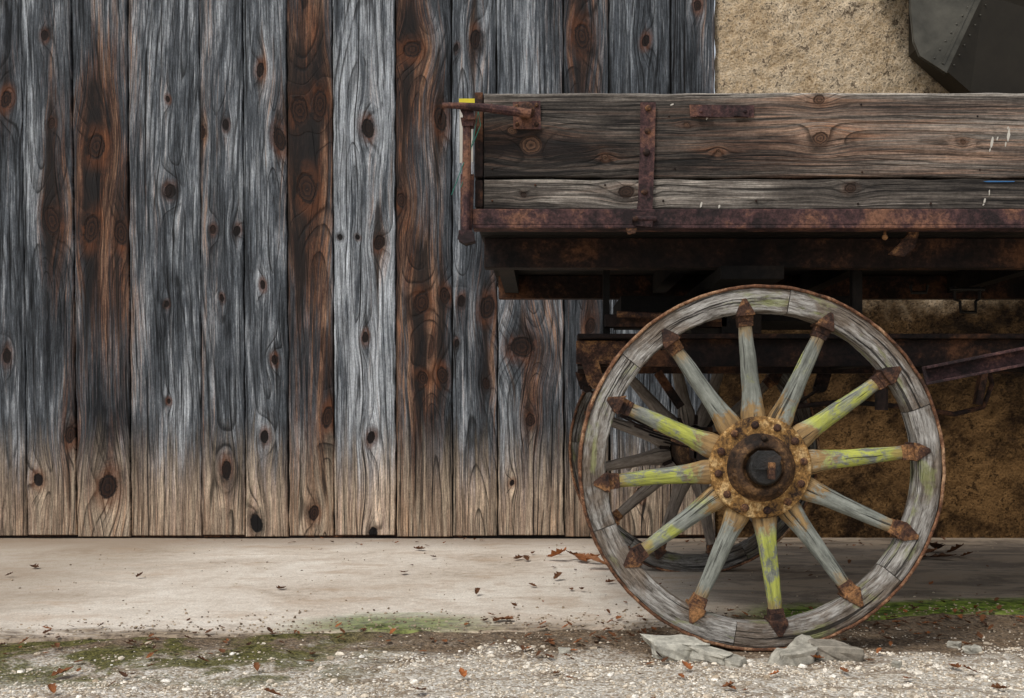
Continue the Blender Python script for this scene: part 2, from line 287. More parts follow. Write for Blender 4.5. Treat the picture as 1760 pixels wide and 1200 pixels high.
# ------------------------------------------------------------ planks with grain field
def plank(name,parent,mat,c0,c1,l0,l1,Y,thick,knots,tone,warm,wgrad=0,vertical=True,da=0.006,dl=0.009,seed=0,bend=0.0,bev=0.004,kamp=0.075,dspan=0.12,warp=0.0,tonef=None,warmf=None,wob=0.02):
    wmean=c1(l0)-c0(l0); na=max(6,int(wmean/da)); nl=max(8,int((l1-l0)/dl))
    a=np.concatenate([[0,0],np.linspace(bev/wmean,1-bev/wmean,na),[1,1]]); dA=np.concatenate([[thick,bev],np.zeros(na),[bev,thick]])
    l=np.concatenate([[l0,l0],np.linspace(l0+bev,l1-bev,nl),[l1,l1]]); dL=np.concatenate([[thick,bev],np.zeros(nl),[bev,thick]])
    r=random.Random(seed*13+5); off=r.uniform(0,100)
    nz=lambda t,f,k: np.array([noise.noise(Vector((v*f,off+k*7.3,0.3))) for v in t])
    e0=np.array([c0(v) for v in l])+nz(l,9,1)*bend; e1=np.array([c1(v) for v in l])+nz(l,9,2)*bend
    A,L=np.meshgrid(a,l)
    C=e0[:,None]+A*(e1-e0)[:,None]; D=np.maximum(dA[None,:],dL[:,None])
    xc=((e0+e1)/2+nz(l,0.6,3)*0.12*wmean/0.28+r.uniform(-0.35,0.35)*wmean)[:,None]
    d=(0.045+nz(l,0.55,4)*dspan+nz(l,2.5,5)*0.014)[:,None]
    ph=np.sqrt((C-xc)**2+d**2)+nz(l,1.3,6)[:,None]*0.02
    kd=np.full(C.shape,5.0); wm=np.full(C.shape,warm)+wgrad*(A-0.5); dk=np.zeros(C.shape); tn=np.full(C.shape,tone)
    flow=C+(nz(l,0.9,11)*wob+nz(l,3.0,12)*wob*0.25)[:,None]
    if tonef is not None: tn=tn+tonef(A,L)
    if warmf is not None: wm=wm+warmf(A,L)
    dk+=0.28*np.exp(-((A-0)/0.06)**2)+0.28*np.exp(-((A-1)/0.06)**2)
    for (kc,kl,rc,rl,st) in knots:
        dx=C-kc; dz=L-kl; tl=r.uniform(-0.5,0.5); dxx=dx+dz*tl*0.35
        q=(dx/(2.1*rc))**2+(dz/(3.0*rl))**2
        ph=ph+kamp*min(1.3,rc/0.03)*np.exp(-q)
        flow=flow-dx*0.9*np.exp(-(dx/(2.4*rc))**2-(dz/(3.6*rl))**2)
        kd=np.minimum(kd,np.sqrt((dxx/rc)**2+(dz/rl)**2))
        wm=wm+0.42*st*np.exp(-(dx/(2.4*rc))**2-(dz/(8*rl))**2)
        dk=dk+0.50*st*np.exp(-(dx/(1.2*rc))**2-((dz-rl*2.5)/(5*rl))**2)+0.45*st*np.exp(-((dx+rc*.6)/(0.8*rc))**2-((dz+rl*5)/(8*rl))**2)
        tn=tn+0.12*st*np.exp(-(((np.abs(dx)-2.2*rc))/(0.8*rc))**2-(dz/(4*rl))**2)
    Dd=D+(0.0015*np.sin(A*math.pi)*-1)+warp*nz(l,0.7,8)[:,None]
    N=C.size; P=np.zeros((N,3))
    if vertical: P[:,0]=C.ravel(); P[:,2]=L.ravel()
    else: P[:,0]=L.ravel(); P[:,2]=C.ravel()
    P[:,1]=Y+Dd.ravel()
    nr,nc=C.shape; idx=np.arange(N).reshape(nr,nc)
    q=np.stack([idx[:-1,:-1],idx[:-1,1:],idx[1:,1:],idx[1:,:-1]],-1).reshape(-1,4)
    if not vertical: q=q[:,::-1]
    return obj(name,P,q,mat,parent,uv=np.stack([flow.ravel(),L.ravel()],-1),attrs=dict(phase=ph,kd=kd,warm=wm,dark=dk,tone=tn,seed=np.full(N,off)))
WY=5.54
wall=empty('wooden_plank_wall',(0,0,0))
edges=[(-470,-440),(-370,-345),(-275,-255),(-165,-147),(-62,-48),(36,47),(122,133),(218,225),(342,347),(417,422),(492,496),(571,575),(679,681),(776,778),(853,856),(968,970),(1046,1048),(1153,1153),(1229,1229)]
bp=[(.5,.3,0),(.5,.5,.2),(.45,.2,0),(.5,.3,0),(.46,.06,.1),(.46,.16,.45),(.46,.30,.15),(.52,.16,-.6),(.50,.20,-.45),(.52,.08,.2),(.44,.40,-.1),(.66,.0,.4),(.46,.32,-.6),(.48,.12,.1),(.53,.22,.4),(.40,.32,0),(.42,.04,0),(.40,.22,.2)]
K=[(10,170,10,14,1),(12,612,7,12,.6),(78,62,6,8,.5),(90,213,6,8,.5),(90,380,13,20,1.2),(122,748,9,14,.7),(67,825,9,11,.4),
(166,252,16,20,1.2),(157,395,13,22,1),(208,402,11,18,1),(186,838,17,22,.3),(292,328,9,10,.7),(286,523,4,5,.4),(288,170,4,6,.5),(290,690,4,5,.3),
(389,215,5,8,.5),(408,397,6,8,.6),(367,395,5,7,.5),(382,512,4,6,.4),(390,806,8,15,.4),(349,228,5,9,.5),(448,120,7,12,.7),(481,240,10,18,.8),(452,490,5,8,.5),(472,618,6,8,.5),(455,750,7,10,.4),(441,900,9,13,.3),
(515,190,15,20,1),(550,178,11,22,.9),(528,325,16,24,1.2),(563,718,9,18,.9),(540,882,9,12,.4),(633,222,10,15,.8),(652,418,9,11,1),(585,408,4,4,.4),(615,408,4,4,.4),(628,580,6,9,.7),(638,752,7,10,.5),(642,915,7,8,.3),
(708,85,17,13,1.2),(757,205,11,20,.9),(690,345,8,11,.6),(725,520,13,16,1.2),(765,508,9,12,.8),(727,650,9,10,.9),(760,645,10,13,.9),(784,82,4,6,.5),(817,68,8,15,.8),(793,517,6,9,.6),(838,528,12,18,.9),(836,660,6,8,.5),(785,590,4,6,.4),
(897,598,22,15,.8),(912,722,8,10,.7),(880,830,5,6,.3),(1000,62,13,20,1.1),(1110,70,7,10,.6),(1199,10,7,9,.6),(1015,560,8,12,.7),(1180,560,6,9,.5),(1100,850,8,10,.4),(-120,300,10,18,.8),(-210,600,12,18,.8),(-330,200,10,14,.8)]
ztop=3.3
zT=za(0,WY); zB=za(930,WY)
for i in range(len(edges)-1):
    def mk(e):
        xt=xa(e[0],WY); xb=xa(e[1],WY)
        return lambda z: xb+(xt-xb)*(z-zB)/(zT-zB)
    f0=mk(edges[i]); f1=mk(edges[i+1]); gap=0.0035
    kn=[]
    for (kx,ky,rx,ry,st) in K:
        if edges[i][0]-2<kx<edges[i+1][0]+4: kn.append((xa(kx,WY),za(ky,WY),rx*WY/F,ry*1.15*WY/F,st))
    t,w,g=bp[i]
    plank('wall_board_%02d'%i,wall,'wall',lambda z,f=f0:f(z)+gap,lambda z,f=f1:f(z)-gap,0.022+0.004*(i%3),ztop,WY+0.006*math.sin(i*2.1),0.03,kn,t,w,g,seed=i,bend=0.006,warp=0.006)
obj('backing',*box(xa(-480,WY),xa(1226,WY),WY+0.028,WY+0.12,0.0,ztop-0.02),'back',wall)
obj('bottom_rail',*box(xa(-480,WY),xa(1226,WY),WY+0.02,WY+0.027,0.016,0.06),'rust_dark',wall)
# ------------------------------------------------------------ stucco wall
def gridmesh(xs,zs,fn):
    X,Z=np.meshgrid(xs,zs); P=np.array([fn(x,z) for x,z in zip(X.ravel(),Z.ravel())]); nr,nc=X.shape; idx=np.arange(X.size).reshape(nr,nc)
    return P,np.stack([idx[:-1,:-1],idx[:-1,1:],idx[1:,1:],idx[1:,:-1]],-1).reshape(-1,4)
def stf(x,z):
    v=Vector((x*14,z*14,1)); n=noise.fractal(v*1.5,0.8,2.0,4)
    edge=max(0,(xa(1240,WY)-x))*0.6
    return (x+0.006*noise.noise(Vector((z*12,3,1))),WY+0.03-0.007*n-0.015*noise.noise(Vector((x*1.7,z*1.7,4)))+edge,z)
P,Q=gridmesh(np.concatenate([np.arange(xa(1231,WY),2.6,0.010),np.arange(2.6,6,0.1)]),np.arange(-0.02,3.3,0.010),stf)
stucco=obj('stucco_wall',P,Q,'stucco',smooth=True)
# ------------------------------------------------------------ sheet metal hood on the wall
hood=empty('sheet_metal_hood')
Yh=5.0
def pl(pts,Y): return [(xa(a,Y),za(b,Y)) for a,b in pts]
obj('side_panel',*prism(pl([(1567,-120),(1567,20),(1572,70),(1582,95),(1627,124),(1690,-10),(1745,-120)],Yh),Yh,Yh+0.02),'sheet',hood,bevel=0.003)
front=[at(1746,-121,Yh-0.002),at(1691,-11,Yh-0.002),at(1628,123,Yh-0.002),at(1668,158,Yh+0.05),at(1760,172,Yh+0.1),at(2250,180,Yh+0.2),at(2250,-121,Yh-0.05)]
obj('lower_panel',front,[(0,1,2,3,4,5,6)],'sheet_dark',hood)
obj('top_cap',*box(xa(1567,Yh),xa(2250,Yh),Yh+0.02,WY,za(-100,Yh),za(-120,Yh)),'sheet_dark',hood)
obj('inner_body',*prism(pl([(1600,-118),(1600,60),(1690,140),(2240,160),(2240,-118)],Yh+0.23),Yh+0.23,WY+0.01),'sheet_dark',hood)
obj('seam_rivets',*merge([dome(at(1606+ (1672-1606)*t,100-100*t,Yh),0.005,0.004,8) for t in np.linspace(0,1.6,12)]+[dome(at(1640+ 62*t,112-118*t,Yh),0.004,0.004,8) for t in np.linspace(0,1.6,12)]),'sheet',hood)
obj('seam',*beam(at(1621,110,Yh-0.002),at(1700,-60,Yh-0.002),0.004,0.012),'sheet',hood)

# ------------------------------------------------------------ ground
def edgeY(x):
    b=np.interp(x,[-8,-1.6,-0.6,0.2,1.4,3,8],[2.95,3.08,3.20,3.26,3.50,3.6,3.7])
    return b+0.03*noise.noise(Vector((x*3,0,0)))+0.015*noise.noise(Vector((x*14,2,0)))
xs=np.concatenate([-np.geomspace(60,2.4,12),np.arange(-2.3,2.3,0.018),np.geomspace(2.4,60,12)])
ys=np.concatenate([-np.geomspace(60,0.5,10),np.linspace(0,2.0,10),np.arange(2.1,3.75,0.018),np.array([4.5,6,9,15,30,60])])
EY={float(x):float(edgeY(x)) for x in xs}
def gz0(x,y,e):
    z=0.010*noise.noise(Vector((x*3,y*3,0)))+0.006*noise.noise(Vector((x*13,y*13,5)))-0.004
    if -0.02<e<0.3: z+=0.012*(1-e/0.3)
    rr=math.hypot(x-0.593,(y-3.04)*1.5)
    if rr<0.25: z=z*rr/0.25
    return z
def gf(x,y):
    if 2.05<y<3.8 and abs(x)<2.35:
        e=EY[float(x)]-y
        return (x,y,-0.02 if e<=-0.02 else gz0(x,y,e))
    return (x,y,-0.02 if y>3.75 else -0.004)
P,Q=gridmesh(xs,ys,gf)
ed=np.array([p[1]-EY.get(float(p[0]),3.2) for p in P])
ground=obj('gravel_ground',P,Q,'gravel',smooth=True,attrs=dict(ed=ed))
xs2=np.concatenate([np.linspace(-8,-2.4,8),np.arange(-2.3,2.3,0.02),np.linspace(2.4,8,8)])
ts=np.concatenate([[0,0,0.004,0.01],np.linspace(0.02,0.4,14),np.linspace(0.45,1,14)])
V=[];E2=[]
for j,t in enumerate(ts):
    for x in xs2:
        e=float(edgeY(x)); y=e+t*(5.75-e); z=0.012+0.003*noise.noise(Vector((x*1.5,y*1.5,2)))
        if j==0: z=-0.03
        if j==1: z-=0.006
        V.append((x,y,z)); E2.append(y-e)
nc=len(xs2); idx=np.arange(len(V)).reshape(-1,nc)
Q=np.stack([idx[:-1,:-1],idx[:-1,1:],idx[1:,1:],idx[1:,:-1]],-1).reshape(-1,4)
slab=obj('concrete_pavement',V,Q,'concrete',smooth=True,attrs=dict(ed=E2))
t=(1+5**.5)/2
IV=np.array([(-1,t,0),(1,t,0),(-1,-t,0),(1,-t,0),(0,-1,t),(0,1,t),(0,-1,-t),(0,1,-t),(t,0,-1),(t,0,1),(-t,0,-1),(-t,0,1)])/1.9
IF=np.array([(0,11,5),(0,5,1),(0,1,7),(0,7,10),(0,10,11),(1,5,9),(5,11,4),(11,10,2),(10,7,6),(7,1,8),(3,9,4),(3,4,2),(3,2,6),(3,6,8),(3,8,9),(4,9,5),(2,4,11),(6,2,10),(8,6,7),(9,8,1)])
def pebbles(name,pos,size,mat,rnd):
    n=len(pos); V=np.zeros((n,12,3))
    sc=size[:,None]*rng.uniform(0.6,1.25,(n,3)); sc[:,2]*=0.6
    an=rng.uniform(0,6.28,n); c,s=np.cos(an),np.sin(an)
    J=IV[None]*(1+rng.uniform(-0.22,0.22,(n,12,1))); J=J*sc[:,None,:]
    V[:,:,0]=J[:,:,0]*c[:,None]-J[:,:,1]*s[:,None]; V[:,:,1]=J[:,:,0]*s[:,None]+J[:,:,1]*c[:,None]; V[:,:,2]=J[:,:,2]
    V+=pos[:,None,:]; Fc=(IF[None]+(np.arange(n)*12)[:,None,None]).reshape(-1,3)
    return obj(name,V.reshape(-1,3),Fc,mat,attrs=dict(rnd=np.repeat(rnd,12)))
def gz(x,y): return gz0(x,y,float(edgeY(x))-y)
pos=[];sz=[];rd=[]
while len(pos)<18000:
    x=random.uniform(-2.0,2.0); y=random.uniform(2.25,3.35)
    e=float(edgeY(x))-y
    if e<-0.03: continue
    xr=0.2*min(1,max(0,x/0.5))
    dirt=e<0.20+xr+0.16*noise.noise(Vector((x*4,y*4,0)))
    if dirt and random.random()<0.80: continue
    if x<-0.4 and y>2.70 and random.random()<0.7: continue
    if noise.noise(Vector((x*5,y*9,9)))>0.05 and random.random()<0.75: continue
    s=random.choice([0.0018,0.0022,0.0028,0.0035,0.0042]) if random.random()<0.97 else random.uniform(0.006,0.012)
    pos.append((x,y,gz(x,y)+0.001)); sz.append(s); rd.append(random.uniform(0.1,0.75) if dirt else random.uniform(0.3,1))
pebbles('gravel',np.array(pos),np.array(sz),'pebble',np.array(rd))
pos=[];sz=[];rd=[]
for i in range(1700):
    x=random.uniform(-2,2.2); e=float(edgeY(x)); y=e+abs(random.gauss(0,0.16)) if random.random()<0.8 else random.uniform(e,5.4)
    if y>5.45: continue
    pos.append((x,y,0.0135)); sz.append(random.uniform(0.0015,0.0055)); rd.append(random.uniform(0,0.45))
pebbles('grit',np.array(pos),np.array(sz),'pebble',np.array(rd))
# fallen leaves
LV=[];LF=[];LR=[]
def leaf(x,y,z,s,rn,tilt=0.3,up=1.0):
    a=random.uniform(0,6.28); base=len(LV); curl=random.uniform(0.4,1.2)*up; c,sn=math.cos(a),math.sin(a); tl=random.uniform(-tilt,tilt)
    prof=[(0,0.02),(0.08,0.22),(0.2,0.42),(0.3,0.30),(0.45,0.46),(0.6,0.28),(0.72,0.30),(0.88,0.12),(1,0.0)]
    for (u,w) in prof:
        for k in (-1,-0.5,0,0.5,1):
            lx=(u-0.5)*s*1.4; ly=k*w*s*random.uniform(0.85,1.1); lz=curl*s*(0.9*(k*w)**2+0.35*(u-0.5)**2)+abs(tl)*s*0.7+tl*lx+random.uniform(0,0.05)*s
            LV.append((x+lx*c-ly*sn,y+lx*sn+ly*c,z+lz+0.002)); LR.append(rn)
    for i in range(len(prof)-1):
        for k in range(4):
            b=base+i*5+k; LF.append((b,b+1,b+6,b+5))
def gp(px,py):
    Y=F*H/(py-CY); return xa(px,Y),Y
for (px,py,s,rn) in [(955,970,.095,.8),(1000,972,.09,.6),(1030,985,.12,.93),(1018,975,.09,.75),(985,968,.07,.5),(693,994,.05,.4),(484,1020,.04,.3),(722,951,.06,.3),(890,968,.05,.4),(905,970,.045,.3),(958,1004,.045,.35),(916,1016,.035,.4),
    (60,983,.05,.2),(867,1075,.055,.45),(884,1054,.03,.4),(853,1077,.04,.4),(108,1160,.05,.55),(795,1172,.03,.85),(1405,1140,.04,.85),(1345,1112,.045,.85),(1180,1150,.035,.7),(1595,962,.10,.4),(1620,968,.10,.2),(1580,966,.09,.3),(1660,966,.06,.5),(1560,955,.08,.2),(1610,955,.1,.1),(1545,965,.09,.15),(1640,962,.08,.3),
    (1000,1024,.03,.4),(820,1030,.03,.3),(1250,1185,.03,.5),(1330,1165,.025,.8),(1660,1105,.025,.6),(1050,1010,.04,.4),(720,1195,.045,.5),(470,1197,.04,.5),(1100,1160,.02,.5),(1510,1130,.02,.7),(1670,1160,.04,.5),(350,1140,.03,.3),(240,1000,.03,.2),(15,998,.03,.3),(260,1150,.02,.3),(745,966,.04,.2),(980,1165,.02,.6),(90,1190,.03,.7),(1640,1150,.035,.6),(1720,1185,.04,.45),(1560,1175,.03,.7),(1450,1160,.03,.6)]:
    x,y=gp(px,py); z=0.014 if y>edgeY(x) else gz(x,y)+0.004
    leaf(x,y,z,s*0.8,rn,0.55,1.7)
for i in range(600):
    x=random.uniform(-1.8,2.0) if random.random()<0.5 else random.uniform(0,1.6); e=float(edgeY(x)); y=e+random.gauss(-0.08,0.14)
    if random.random()<0.15: y=random.uniform(2.4,5.3)
    if random.random()<0.12: y=random.uniform(5.2,5.5)
    z=0.014 if y>e else gz(x,y)+0.004
    leaf(x,y,z,random.uniform(0.007,0.022),random.uniform(0.1,0.75),0.6,1.3)
obj('fallen_leaves',LV,LF,'leaf',attrs=dict(rnd=LR))
def stone(x,y,z,sx,sy,sz,rot,rn,sd):
    import bmesh
    bm=bmesh.new(); bmesh.ops.create_cube(bm,size=1.0); bmesh.ops.bevel(bm,geom=bm.edges[:],offset=0.05,segments=1,affect='EDGES')
    bmesh.ops.subdivide_edges(bm,edges=bm.edges[:],cuts=3,use_grid_fill=True)
    for v in bm.verts:
        p=v.co.copy(); v.co+=p*0.30*noise.noise(p*1.6+Vector((sd*5,0,0)))+Vector((1,1,1))*0.06*noise.noise(p*6+Vector((sd,2,1)))+Vector((1,1,1))*0.03*noise.noise(p*17+Vector((sd,2,1)))
        v.co.x+=0.25*p.z*math.sin(sd); v.co.z*=(1-0.35*(p.x+0.5)*math.cos(sd))
        v.co=Vector((v.co.x*sx,v.co.y*sy,v.co.z*sz))
    me=bpy.data.meshes.new('stone_block'); bm.to_mesh(me); bm.free()
    a=me.attributes.new('rnd','FLOAT','POINT'); a.data.foreach_set('value',[rn]*len(me.vertices)); me.materials.append(MAT['stone'])
    o=bpy.data.objects.new('stone_block',me); S.collection.objects.link(o); o.location=(x,y,z); o.rotation_euler=rot
for (px,py,w,h,d,rn,r) in [(1168,1126,.15,.060,.09,1.0,(0.05,0.06,0.25)),(1222,1134,.10,.04,.06,.85,(0,0.1,-0.4)),(1362,1138,.10,.045,.06,.65,(0.1,-0.1,0.2)),(1436,1132,.12,.040,.08,.35,(0,0.12,-0.1)),(1380,1124,.06,.05,.05,.7,(0.3,0.1,0.5)),(1672,1118,.04,.02,.03,.9,(0,0,0.4)),(1265,1140,.05,.02,.04,.7,(0,0,1)),(1640,1108,.03,.015,.03,.7,(0,0,1)),(1540,1150,.025,.015,.02,.8,(0,0,1)),(970,1120,.03,.015,.02,.8,(0,0,.3))]:
    x,y=gp(px,py); stone(x,y,gz(x,y)+h*0.35,w,d,h,r,rn,px*0.37)

# ------------------------------------------------------------ cart
cart=empty('wooden_cart')
YB=3.03
zt=za(160,YB); zm=za(306,YB); zl=za(360,YB); xl=xa(832,YB); XR=3.3
def kk(l): return [(za(y,YB),xa(x,YB),ry*YB/F,rx*YB/F,s) for (x,y,rx,ry,s) in l]
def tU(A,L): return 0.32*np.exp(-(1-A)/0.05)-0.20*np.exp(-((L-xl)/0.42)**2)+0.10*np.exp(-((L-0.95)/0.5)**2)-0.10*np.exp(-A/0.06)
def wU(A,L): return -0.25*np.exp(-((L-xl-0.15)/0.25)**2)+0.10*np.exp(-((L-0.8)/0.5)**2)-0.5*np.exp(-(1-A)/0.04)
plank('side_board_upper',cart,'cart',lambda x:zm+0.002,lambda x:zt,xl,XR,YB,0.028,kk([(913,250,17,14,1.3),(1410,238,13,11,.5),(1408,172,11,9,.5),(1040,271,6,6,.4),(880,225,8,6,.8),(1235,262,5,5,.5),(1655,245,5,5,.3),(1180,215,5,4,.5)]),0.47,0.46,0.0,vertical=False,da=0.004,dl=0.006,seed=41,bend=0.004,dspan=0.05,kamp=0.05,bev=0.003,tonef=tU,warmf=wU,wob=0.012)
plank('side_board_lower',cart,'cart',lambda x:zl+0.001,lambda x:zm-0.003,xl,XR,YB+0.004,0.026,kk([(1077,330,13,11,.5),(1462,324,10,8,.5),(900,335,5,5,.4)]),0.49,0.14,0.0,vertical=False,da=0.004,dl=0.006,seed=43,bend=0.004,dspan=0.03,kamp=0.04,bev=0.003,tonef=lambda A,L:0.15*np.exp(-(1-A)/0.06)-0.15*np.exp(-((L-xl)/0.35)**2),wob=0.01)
YF=4.44
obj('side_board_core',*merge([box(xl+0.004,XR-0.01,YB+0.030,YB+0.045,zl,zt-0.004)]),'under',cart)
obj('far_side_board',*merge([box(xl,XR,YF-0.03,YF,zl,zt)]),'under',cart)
obj('end_gate',*merge([box(xl-0.026,xl-0.003,YB+0.004,YF,zm+0.003,zt+0.004),box(xl-0.025,xl-0.004,YB+0.006,YF,zl+0.006,zm-0.004),box(XR,XR+0.025,YB,YF,zl,zt)]),'rust_dark',cart,bevel=0.003)
z2=za(388,YB)
obj('side_rail',*merge([box(xa(813,YB),XR+0.03,YB-0.014,YB+0.0,z2,zl-0.001),box(xa(813,YB),XR+0.03,YB-0.014,YB+0.05,z2-0.009,z2)]),'rust',cart,bevel=0.002)
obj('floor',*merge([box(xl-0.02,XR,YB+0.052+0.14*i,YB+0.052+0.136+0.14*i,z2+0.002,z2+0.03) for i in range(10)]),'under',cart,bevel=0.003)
zc=1.070
obj('longitudinal_channel',*merge([box(xa(832,3.25),XR,3.25,3.262,zc,z2),box(xa(832,3.25),XR,3.262,3.31,zc,zc+0.01),box(xa(836,3.25),XR,4.15,4.2,zc,z2)]),'rust_dark',cart,bevel=0.002)
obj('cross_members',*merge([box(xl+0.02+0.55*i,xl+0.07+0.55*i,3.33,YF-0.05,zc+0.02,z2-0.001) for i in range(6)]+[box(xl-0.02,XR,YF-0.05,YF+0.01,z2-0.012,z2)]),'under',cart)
P0=pl([(1102,177),(1126,177),(1124,260),(1121,345),(1119,368),(1095,368),(1098,345),(1101,260)],YB-0.01)
obj('side_strap',*prism(P0,YB-0.010,YB-0.0005),'rust',cart,bevel=0.002)
obj('strap_hinge',*merge([prism(pl([(1088,366),(1092,388),(1120,390),(1124,366)],YB-0.02),YB-0.026,YB-0.0145),tube([at(1086,376,YB-0.022),at(1128,376,YB-0.022)],0.008,10)]),'rust',cart,bevel=0.001)
obj('strap_bolts',*merge([dome(at(1114,186,YB-0.01),.009,.007),dome(at(1113,225,YB-0.01),.009,.007),dome(at(1111,262,YB-0.01),.010,.008),dome(at(1108,330,YB-0.01),.009,.007),dome(at(1092,376,YB-0.03),.008,.008)]),'rust_orange',cart,smooth=True)
obj('latch_plate',*prism(pl([(882,176),(928,174),(929,222),(883,221)],YB-0.006),YB-0.007,YB-0.0005),'rust',cart,bevel=0.001)
obj('latch_bolts',*merge([dome(at(x,y,YB-0.007),.0065,.006) for x,y in [(889,183),(922,181),(889,214),(922,214)]]+[lathe(at(905,192,YB-0.007),[(.022,.002),(.022,-.018),(.016,-.024),(.0005,-.026)],16)]),'rust_orange',cart,smooth=False)
obj('latch_lever',*merge([tube([at(760,181,2.96),at(790,182,2.965),at(830,185,2.98),at(880,191,2.99),at(912,196,2.995)],0.01,10,[.007,.0095,.0115,.013,.013]),
    prism(pl([(786,178),(812,180),(816,205),(800,206)],2.98),2.978,3.0)]),'rust',cart,smooth=False)
obj('small_bracket',*merge([prism(pl([(1186,181),(1295,182),(1295,201),(1187,200)],YB-0.005),YB-0.005,YB-0.0005),prism(pl([(1198,184),(1222,184),(1222,200),(1198,198)],YB-0.016),YB-0.016,YB-0.005),prism(pl([(1262,184),(1286,184),(1286,200),(1262,198)],YB-0.016),YB-0.016,YB-0.005)]+[dome(at(x,191,YB-0.016),.006,.005) for x in (1205,1280)]),'rust',cart,bevel=0.0015)
obj('corner_post',*merge([tube([at(803,186,3.0),at(802,300,3.0),at(800,402,3.0)],.012,10),prism(pl([(793,205),(815,205),(813,218),(795,218)],3.0),2.985,3.02),prism(pl([(790,398),(812,398),(816,415),(800,420),(788,413)],3.0),2.982,3.03),prism(pl([(792,300),(814,300),(810,402),(792,402)],3.02),3.02,3.04)]),'rust',cart,bevel=0.001)
obj('tag',*prism(pl([(790,182),(812,180),(813,278),(790,280)],3.2),3.2,3.203),'white',cart)
obj('tag_top',*prism(pl([(789,170),(816,170),(816,179),(789,179)],3.2),3.197,3.203),'yellow',cart)
obj('wire',*merge([tube([at(822,192,3.0),at(826,215,2.99),at(814,245,3.0),at(795,285,2.99),at(786,310,3.0),at(776,335,3.0)],.0012,5),tube([at(822,192,3.0),at(815,230,2.995),at(800,300,3.0),at(792,322,2.99)],.001,5)]),'green',cart)
dr=[]
for x,y,w,h in [(1705,245,3,11),(1714,238,2,4),(1733,232,3,12),(1728,248,1.5,5),(1205,352,2.5,6),(1236,355,2,4),(1692,345,2,5),(1700,331,1.2,6),(1155,180,3,2),(1732,220,1.5,3),(1215,203,2,4),(1701,258,1.2,4),(1690,352,1.5,2)]:
    n=9; dr.append(prism([(xa(x+w*random.uniform(.5,1.05)*math.cos(6.283*k/n)+0.5*w*math.sin(6.283*k/n),YB),za(y-h*random.uniform(.7,1.1)*math.sin(6.283*k/n),YB)) for k in range(n)],YB-0.0022,YB-0.0005))
obj('paint_spots',*merge(dr),'white',cart)
obj('blue_paint_smear',*prism(pl([(1690,311.5),(1702,310.5),(1725,310.8),(1745,311),(1744,312.5),(1715,312.8),(1697,312.8)],YB),YB+0.002,YB+0.0035),'blue',cart)
obj('nails',*merge([dome(at(x,y,YB-0.0005),.003,.003,8) for x,y in [(845,180),(846,290),(846,345),(1140,345),(1150,200),(1160,290),(1300,345),(1480,180),(1482,296),(1475,350),(1600,350),(1680,200),(1684,292),(920,318),(1040,318)]]),'rust_dark',cart)
obj('underside_hooks',*merge([tube([at(1521,395,3.06),at(1521,412,3.06)],.004,8),dome(at(1521,408,3.05),.008,.006),
   prism(pl([(1530,436),(1560,405),(1566,388),(1582,390),(1572,425),(1555,440)],3.1),3.10,3.115),
   prism(pl([(1075,388),(1095,388),(1092,400),(1080,402)],3.02),3.018,3.03)]),'rust_orange',cart,bevel=0.001)
obj('u_hooks',*merge([tube([at(1640,492,3.8),at(1641,515,3.8),at(1650,518,3.8),at(1651,536,3.8),at(1677,537,3.8),at(1677,518,3.8),at(1683,514,3.8),at(1684,492,3.8)],.006,8),
   tube([at(1565,490,3.8),at(1567,503,3.8),at(1592,503,3.8),at(1594,490,3.8)],.006,8),tube([at(1632,497,3.8),at(1692,497,3.8)],.007,8)]),'black',cart)
Yc=3.42
obj('chassis_beams',*merge([box(xa(992,Yc),XR-0.1,Yc,Yc+0.012,za(630,Yc),za(583,Yc)),box(xa(992,Yc),XR-0.1,Yc-0.04,Yc+0.05,za(583,Yc),za(575,Yc)),box(xa(1004,Yc),XR-0.1,4.05,4.10,za(630,Yc),za(575,Yc)),
    box(xa(1040,3.4),xa(1250,3.4),3.40,3.46,za(562,3.4),za(540,3.4))]),'rust_dark',cart,bevel=0.002)
obj('chassis_end_plate',*merge([box(xa(990,Yc),xa(1075,Yc),Yc-0.012,Yc-0.001,za(626,Yc),za(586,Yc)),tube([at(1060,540,3.36),at(1240,548,3.36)],.010,8)]),'rust_orange',cart,bevel=0.002)
obj('bolster_posts',*merge([beam(at(1042,462,3.45),at(1042,580,3.45),0.02,0.025),beam(at(1471,462,3.4),at(1471,580,3.4),0.03,0.035),box(xa(1230,3.3),xa(1335,3.3),3.2,4.2,za(486,3.3),zc-0.001),box(xa(1250,3.3),xa(1320,3.3),3.4,4.1,za(575,3.3),za(487,3.3)),
    box(xa(992,Yc)+0.02,xa(992,Yc)+0.08,Yc+0.05,4.05,za(622,Yc),za(580,Yc)),box(1.05,1.11,Yc+0.05,4.05,za(622,Yc),za(580,Yc)),box(0.25,1.0,3.55,3.95,za(545,3.4),za(500,3.4))]+[beam((2.2+a,3.45,0.8),(2.2+a,3.45,1.07),.04,.04) for a in (0,.7)]),'under',cart)
def spring(xc,Y):
    out=[]
    for k in range(6):
        L=0.42-0.055*k; n=10; top=[];bot=[]
        for i in range(n+1):
            u=-1+2*i/n; x=xc+u*L; z=0.570-0.010*k+0.16*((u*L)/0.42)**2
            top.append((x,z)); bot.append((x,z-0.008))
        for i in range(n): out.append(prism([top[i],top[i+1],bot[i+1],bot[i]],Y,Y+0.05))
    for s in (-1,1):
        out.append(tube([(xc+s*0.43,Y-0.01,0.735),(xc+s*0.43,Y+0.06,0.735)],0.018,12)); out.append(beam((xc+s*0.43,Y+.02,0.735),(xc+s*0.45,Y+.02,0.80),.05,.012))
    out.append(box(xc-0.03,xc+0.03,Y-0.006,Y+0.056,0.46,0.59))
    return merge(out)
